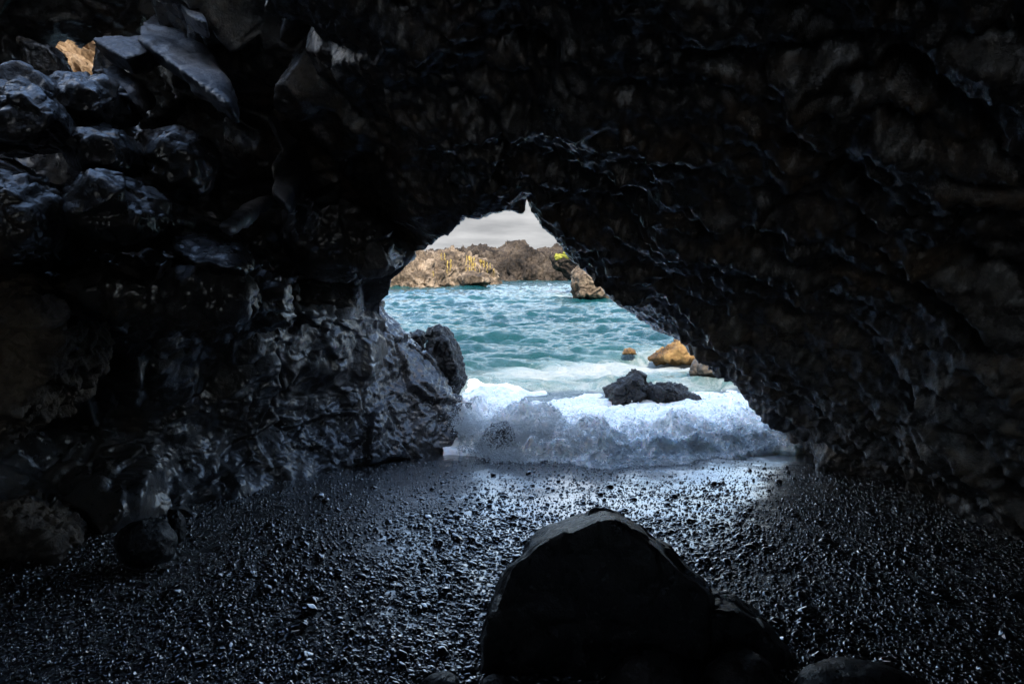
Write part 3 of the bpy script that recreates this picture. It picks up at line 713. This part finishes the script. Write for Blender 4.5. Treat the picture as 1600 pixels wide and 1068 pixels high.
# ------------------------------------------------------------------ foreground stones
fb = outline_rock('boulder', [(742, 1075), (750, 1000), (765, 950), (792, 885), (835, 848), (885, 828), (935, 805), (962, 805), (1002, 824), (1038, 852), (1072, 888), (1112, 928), (1118, 1000), (1120, 1090), (760, 1120)], 3.25, 0.42, M['boulder'], front=0.95, amp=0.032, size=0.6, sub=7, k=25, cut=1.1, rid=0.2, fine=0.35)
tag(fb, 'large black smooth boulder in the foreground of the dark beach', 'boulder')
outl('boulder', [(1080, 1000), (1105, 938), (1150, 944), (1198, 978), (1240, 1018), (1262, 1075), (1100, 1100)], 3.15, 0.28, M['boulder'], 'lower black rock leaning on the right flank of the large foreground boulder', amp=0.025, size=0.35, sub=6, k=20, cut=.8, rid=.3, fine=.4, dome=True)
def worn_stone(name, px, py, depth, r, label, seed):
    v, f = ico(5); q = v.astype(np.float32)
    q = q * (1 + 0.16 * fbm(q * 0.9 + seed * 7.7, 3) + 0.05 * facets(q * 2.2 + seed) + 0.012 * fbm(q * 9, 3))[:, None] * np.array(r)
    c = P(px, py, depth); o = mesh_np(name, q + np.array([0, 0, r[2]]), f, M['boulder']); o.location = (c[0], c[1], c[2] - r[2])
    return tag(o, label, 'stone')
for a in [(1022, 1072, 2.72, (.20, .16, .15), 'smooth black stone at bottom centre in front of the large boulder', 1), (1158, 1066, 2.66, (.15, .14, .125), 'domed glossy black stone at bottom, right of the large boulder', 2),
          (1338, 1078, 2.6, (.235, .16, .095), 'long low black stone at the bottom edge, right of the domed stone', 3), (688, 1076, 2.66, (.085, .07, .06), 'small black stone at the bottom edge, left of the large boulder', 4),
          (776, 1076, 2.6, (.065, .06, .055), 'small pale topped stone at the bottom edge below the large boulder', 5),
          (228, 846, 4.25, (.19, .17, .15), 'smooth wet rounded boulder against the foot of the left wall', 6), (276, 822, 4.6, (.055, .07, .12), 'narrow upright wet stone beside the rounded boulder at the left wall', 7)]:
    worn_stone('stone', *a)

# ------------------------------------------------------------------ pebbles: larger stones one by one, the gravel as one mass
def pebble_mesh(seed):
    v, f = ico(3); r = np.random.default_rng(seed)
    q = v * (1 + 0.16 * fbm(v * 0.9 + seed * 7, 3)[:, None]) * np.array([1.0, r.uniform(.65, .9), r.uniform(.42, .62)])
    o = mesh_np('pebble_shape', q, f, M['pebble']); me = o.data; bpy.data.objects.remove(o); return me
pm = [pebble_mesh(s) for s in range(6)]
for i in range(46):
    yy = random.uniform(2.7, 6.3); xx = random.uniform(-0.62, 0.62) * yy * 1.1
    if 2.6 < yy < 3.9 and -0.3 < xx < 1.4: xx -= 1.8
    o = bpy.data.objects.new('stone', pm[i % 6]); COL.objects.link(o)
    s = random.uniform(0.022, 0.045); o.scale = (s, s, s); o.rotation_euler = (random.gauss(0, .15), random.gauss(0, .15), random.uniform(0, 6.3))
    o.location = (xx, yy, float(beach_z(xx, yy)) + s * 0.28)
    tag(o, 'larger black cobble lying loose among the wet gravel of the beach', 'stone', 'loose cobbles on the black gravel')
NP = 150000
yy = 2.2 + (RNG.random(NP) ** 1.15) * 5.0
xx = (RNG.random(NP) * 2 - 1) * np.minimum(yy * 0.86 + 0.3, 4.4)
rad = np.exp(RNG.normal(math.log(0.0062), 0.55, NP)) * np.interp(yy, [2.2, 4.5, 6.0, 7.2], [1.12, 1.0, 0.72, 0.5])
rad *= 1 + 0.45 * fbm(np.stack([xx * 1.1, yy * 1.9, 0 * xx], 1), 3)
thin = np.interp(yy, [2.2, 4.2, 5.2, 6.2, 7.2], [1.0, 1.0, 0.7, 0.4, 0.2])
kp = RNG.random(NP) < thin
xx, yy, rad = xx[kp], yy[kp], rad[kp]
q = np.stack([xx, yy, 0 * xx], 1).astype(np.float32)
near = sstep(6.0, 3.6, q[:, 1])
zz_ = beach_z(xx, yy) + 0.016 * fbm(q * 1.5, 3) + (0.0022 + 0.011 * near) * fbm(q * 14, 3) + rad * RNG.uniform(-0.1, 0.45, len(rad))
def scatter(name, co, scl, rot, mat, sub, lump):
    """one object of many small lumps, instanced on its own vertices"""
    me = bpy.data.meshes.new(name); me.vertices.add(len(co)); me.vertices.foreach_set('co', np.asarray(co, np.float32).ravel())
    for nm, arr in (('scl', scl), ('rot', rot)):
        a = me.attributes.new(nm, 'FLOAT_VECTOR', 'POINT'); a.data.foreach_set('vector', np.asarray(arr, np.float32).ravel())
    o = bpy.data.objects.new(name, me); COL.objects.link(o); me.materials.append(mat)
    ng = bpy.data.node_groups.new(name + '_scatter', 'GeometryNodeTree')
    ng.interface.new_socket('Geometry', in_out='INPUT', socket_type='NodeSocketGeometry'); ng.interface.new_socket('Geometry', in_out='OUTPUT', socket_type='NodeSocketGeometry')
    N = ng.nodes.new; K = ng.links.new
    gi, go, iop = N('NodeGroupInput'), N('NodeGroupOutput'), N('GeometryNodeInstanceOnPoints')
    ic = N('GeometryNodeMeshIcoSphere'); ic.inputs['Radius'].default_value = 1.0; ic.inputs['Subdivisions'].default_value = sub
    spn = N('GeometryNodeSetPosition'); nzn = N('ShaderNodeTexNoise'); nzn.inputs['Scale'].default_value = 1.1
    vm = N('ShaderNodeVectorMath'); vm.operation = 'MULTIPLY_ADD'; vm.inputs[1].default_value = (lump,) * 3; vm.inputs[2].default_value = (-lump / 2,) * 3
    K(nzn.outputs['Color'], vm.inputs[0]); K(vm.outputs[0], spn.inputs['Offset'])
    sm = N('GeometryNodeSetShadeSmooth'); smt = N('GeometryNodeSetMaterial'); smt.inputs['Material'].default_value = mat
    K(ic.outputs['Mesh'], spn.inputs['Geometry']); K(spn.outputs[0], sm.inputs[0]); K(sm.outputs[0], smt.inputs[0])
    def named(nm):
        n_ = N('GeometryNodeInputNamedAttribute'); n_.data_type = 'FLOAT_VECTOR'; n_.inputs['Name'].default_value = nm; return n_.outputs['Attribute']
    e2r = N('FunctionNodeEulerToRotation'); K(named('rot'), e2r.inputs[0])
    K(gi.outputs[0], iop.inputs['Points']); K(smt.outputs[0], iop.inputs['Instance']); K(named('scl'), iop.inputs['Scale']); K(e2r.outputs[0], iop.inputs['Rotation'])
    K(iop.outputs[0], go.inputs[0])
    md = o.modifiers.new('scatter', 'NODES'); md.node_group = ng
    return o
nr = len(rad)
gr = scatter('gravel', np.stack([xx, yy, zz_], 1), rad[:, None] * np.stack([RNG.uniform(.9, 1.3, nr), RNG.uniform(.75, 1.0, nr), RNG.uniform(.6, .95, nr)], 1),
             np.stack([RNG.normal(0, .28, nr), RNG.normal(0, .28, nr), RNG.uniform(0, 6.28, nr)], 1), M['pebble'], 3, 0.7)
tag(gr, 'wet black gravel covering the cave beach', 'gravel', kind='stuff')

# ------------------------------------------------------------------ the breaking wave
FRONT = [(690, 703), (712, 706), (750, 718), (800, 726), (850, 733), (900, 736), (945, 737), (1000, 736), (1060, 732), (1110, 726), (1145, 716), (1175, 707), (1220, 699), (1275, 692)]
fp = np.array([G(x, y, 0.10)[:2] for x, y in FRONT])
def foam_z(x, y):
    yf = np.interp(x, fp[:, 0], fp[:, 1]) + 0.22 * perlin(np.stack([x * 1.6, 0 * x + 2, 0 * x], 1)) + 0.09 * perlin(np.stack([x * 5.1, 0 * x, 0 * x], 1)) + 0.03 * perlin(np.stack([x * 11, 0 * x + 5, 0 * x], 1))
    s = y - yf
    amp = np.interp(x, [-0.7, -0.35, 0.1, 0.5, 1.2, 2.0, 2.8, 3.6], [0.24, 0.34, 0.28, 0.16, 0.13, 0.12, 0.08, 0.05])
    q = np.stack([x, y, 0 * x], 1).astype(np.float32)
    wq = q + 0.10 * np.stack([perlin(q * 2.5), perlin(q * 2.5 + 30), 0 * x], 1)
    f1, f2, _ = worley(wq * 3.6); g1, _, _ = worley(wq * 9 + 3); h1, _, _ = worley(wq * 23 + 8)
    puff = 0.13 * (0.75 - f1) + 0.050 * (0.6 - g1) + 0.014 * (0.6 - h1) + 0.075 * fbm(q * np.array([3.0, 4.5, 1], np.float32), 5)
    amp = amp * np.clip(0.95 + 1.9 * fbm(q * 1.3 + 40, 2), 0.25, 2.2)
    prof = amp * sstep(0.06, 1.0, s) * (1 - 0.66 * sstep(0.8, 1.9, s)) + 0.13 * np.exp(-((s - 1.75 - 0.2 * x) / 0.4) ** 2)
    tex = (0.12 + 1.0 * sstep(0.02, 0.5, s)) * (1 - 0.45 * sstep(0.8, 2.6, s)) * (0.8 + 0.7 * perlin(q * 0.9 + 11))
    z = 0.115 - 0.07 * sstep(0.5, 2.0, s) + prof + puff * tex
    crest = sstep(0.1, 0.4, s) * sstep(1.5, 0.6, s)
    z = z + crest * 0.15 * np.maximum(0, ridged(wq * 1.9 + 60, 4, 0.5) - 0.7)
    return np.where(s < -0.03, -0.25, z - 0.10 * sstep(2.8, 4.6, s) - 0.05 * sstep(0.06, -0.03, s)), s
xs = np.arange(-0.78, 4.35, 0.0105); ys = np.concatenate([np.arange(6.55, 8.6, 0.0105), np.arange(8.6, 12.4, 0.022)])
X, Y = np.meshgrid(xs, ys)
z, s = foam_z(X.ravel(), Y.ravel())
q = np.stack([X.ravel(), Y.ravel(), z], 1)
# lean the front forward a little so that it curls
q[:, 1] -= 0.07 * sstep(0.12, 0.45, z) * sstep(0.9, 0.2, s)
q[:, 0] += 0.03 * perlin(q.astype(np.float32) * 9)
fF = grid_faces(len(ys), len(xs)); ok = (s > -0.03)[fF].any(1)
u, inv = np.unique(fF[ok], return_inverse=True)
wave = mesh_np('breaking_wave', q[u], inv.reshape(-1, 4), M['foam'])
tag(wave, 'white foaming wave breaking on the black beach at the cave mouth', 'wave', kind='stuff')
# spray thrown up around the swallowed rock and along the crest
def spray():
    C, R = [], []
    def burst(cx, cy_, cz, n_, sx, sz, r0):
        t = np.abs(RNG.normal(0, 1, n_)); a = RNG.uniform(-1, 1, n_)
        C.append(np.stack([cx + a * sx * (0.35 + 0.5 * t), cy_ + RNG.normal(0, .10, n_), cz + sz * t * (1 - 0.55 * a * a) * RNG.uniform(.3, 1, n_)], 1))
        R.append(r0 * RNG.uniform(.3, 1.0, n_) / (1 + 0.6 * t))
    burst(-0.10, 7.35, 0.16, 9000, .42, .34, .0075)
    burst(-0.08, 7.15, 0.12, 2600, .30, .13, .012)
    burst(0.30, 7.40, 0.24, 11000, .55, .34, .0075)
    burst(-0.52, 7.8, 0.25, 4500, .22, .28, .008)
    burst(0.80, 7.25, 0.20, 4000, .45, .17, .008)
    air = np.concatenate(C); ra = np.concatenate(R)
    n_ = 34000                                           # froth lying on the wave itself
    x = RNG.uniform(-.62, 3.9, n_); y = np.interp(x, fp[:, 0], fp[:, 1]) + RNG.gamma(1.5, .55, n_) - .08
    zf, sf = foam_z(x, y); k_ = sf > -0.02
    x, y, zf, sf = x[k_], y[k_], zf[k_], sf[k_]
    y2 = y - 0.07 * sstep(0.12, 0.45, zf) * sstep(0.9, 0.2, sf)
    rf = np.exp(RNG.normal(math.log(.0042), .5, len(x)))
    fro = np.stack([x, y2, zf + RNG.normal(0, .006, len(x)) + np.abs(RNG.normal(0, .02, len(x))) * (RNG.random(len(x)) < .25)], 1)
    za_, _ = foam_z(air[:, 0], air[:, 1]); air[:, 2] = np.maximum(air[:, 2], np.maximum(za_, .12) + .005)
    C_ = np.concatenate([air, fro]); R_ = np.concatenate([ra, rf]); m_ = len(C_)
    return scatter('sea_spray', C_, R_[:, None] * np.stack([RNG.uniform(1, 1.9, m_), RNG.uniform(.8, 1.3, m_), RNG.uniform(.6, 1.1, m_)], 1),
                   np.stack([RNG.normal(0, .5, m_), RNG.normal(0, .5, m_), RNG.uniform(0, 6.28, m_)], 1), M['spray'], 2, 0.8)
tag(spray(), 'white spray thrown up by the wave over the swallowed rock', 'spray', kind='stuff')
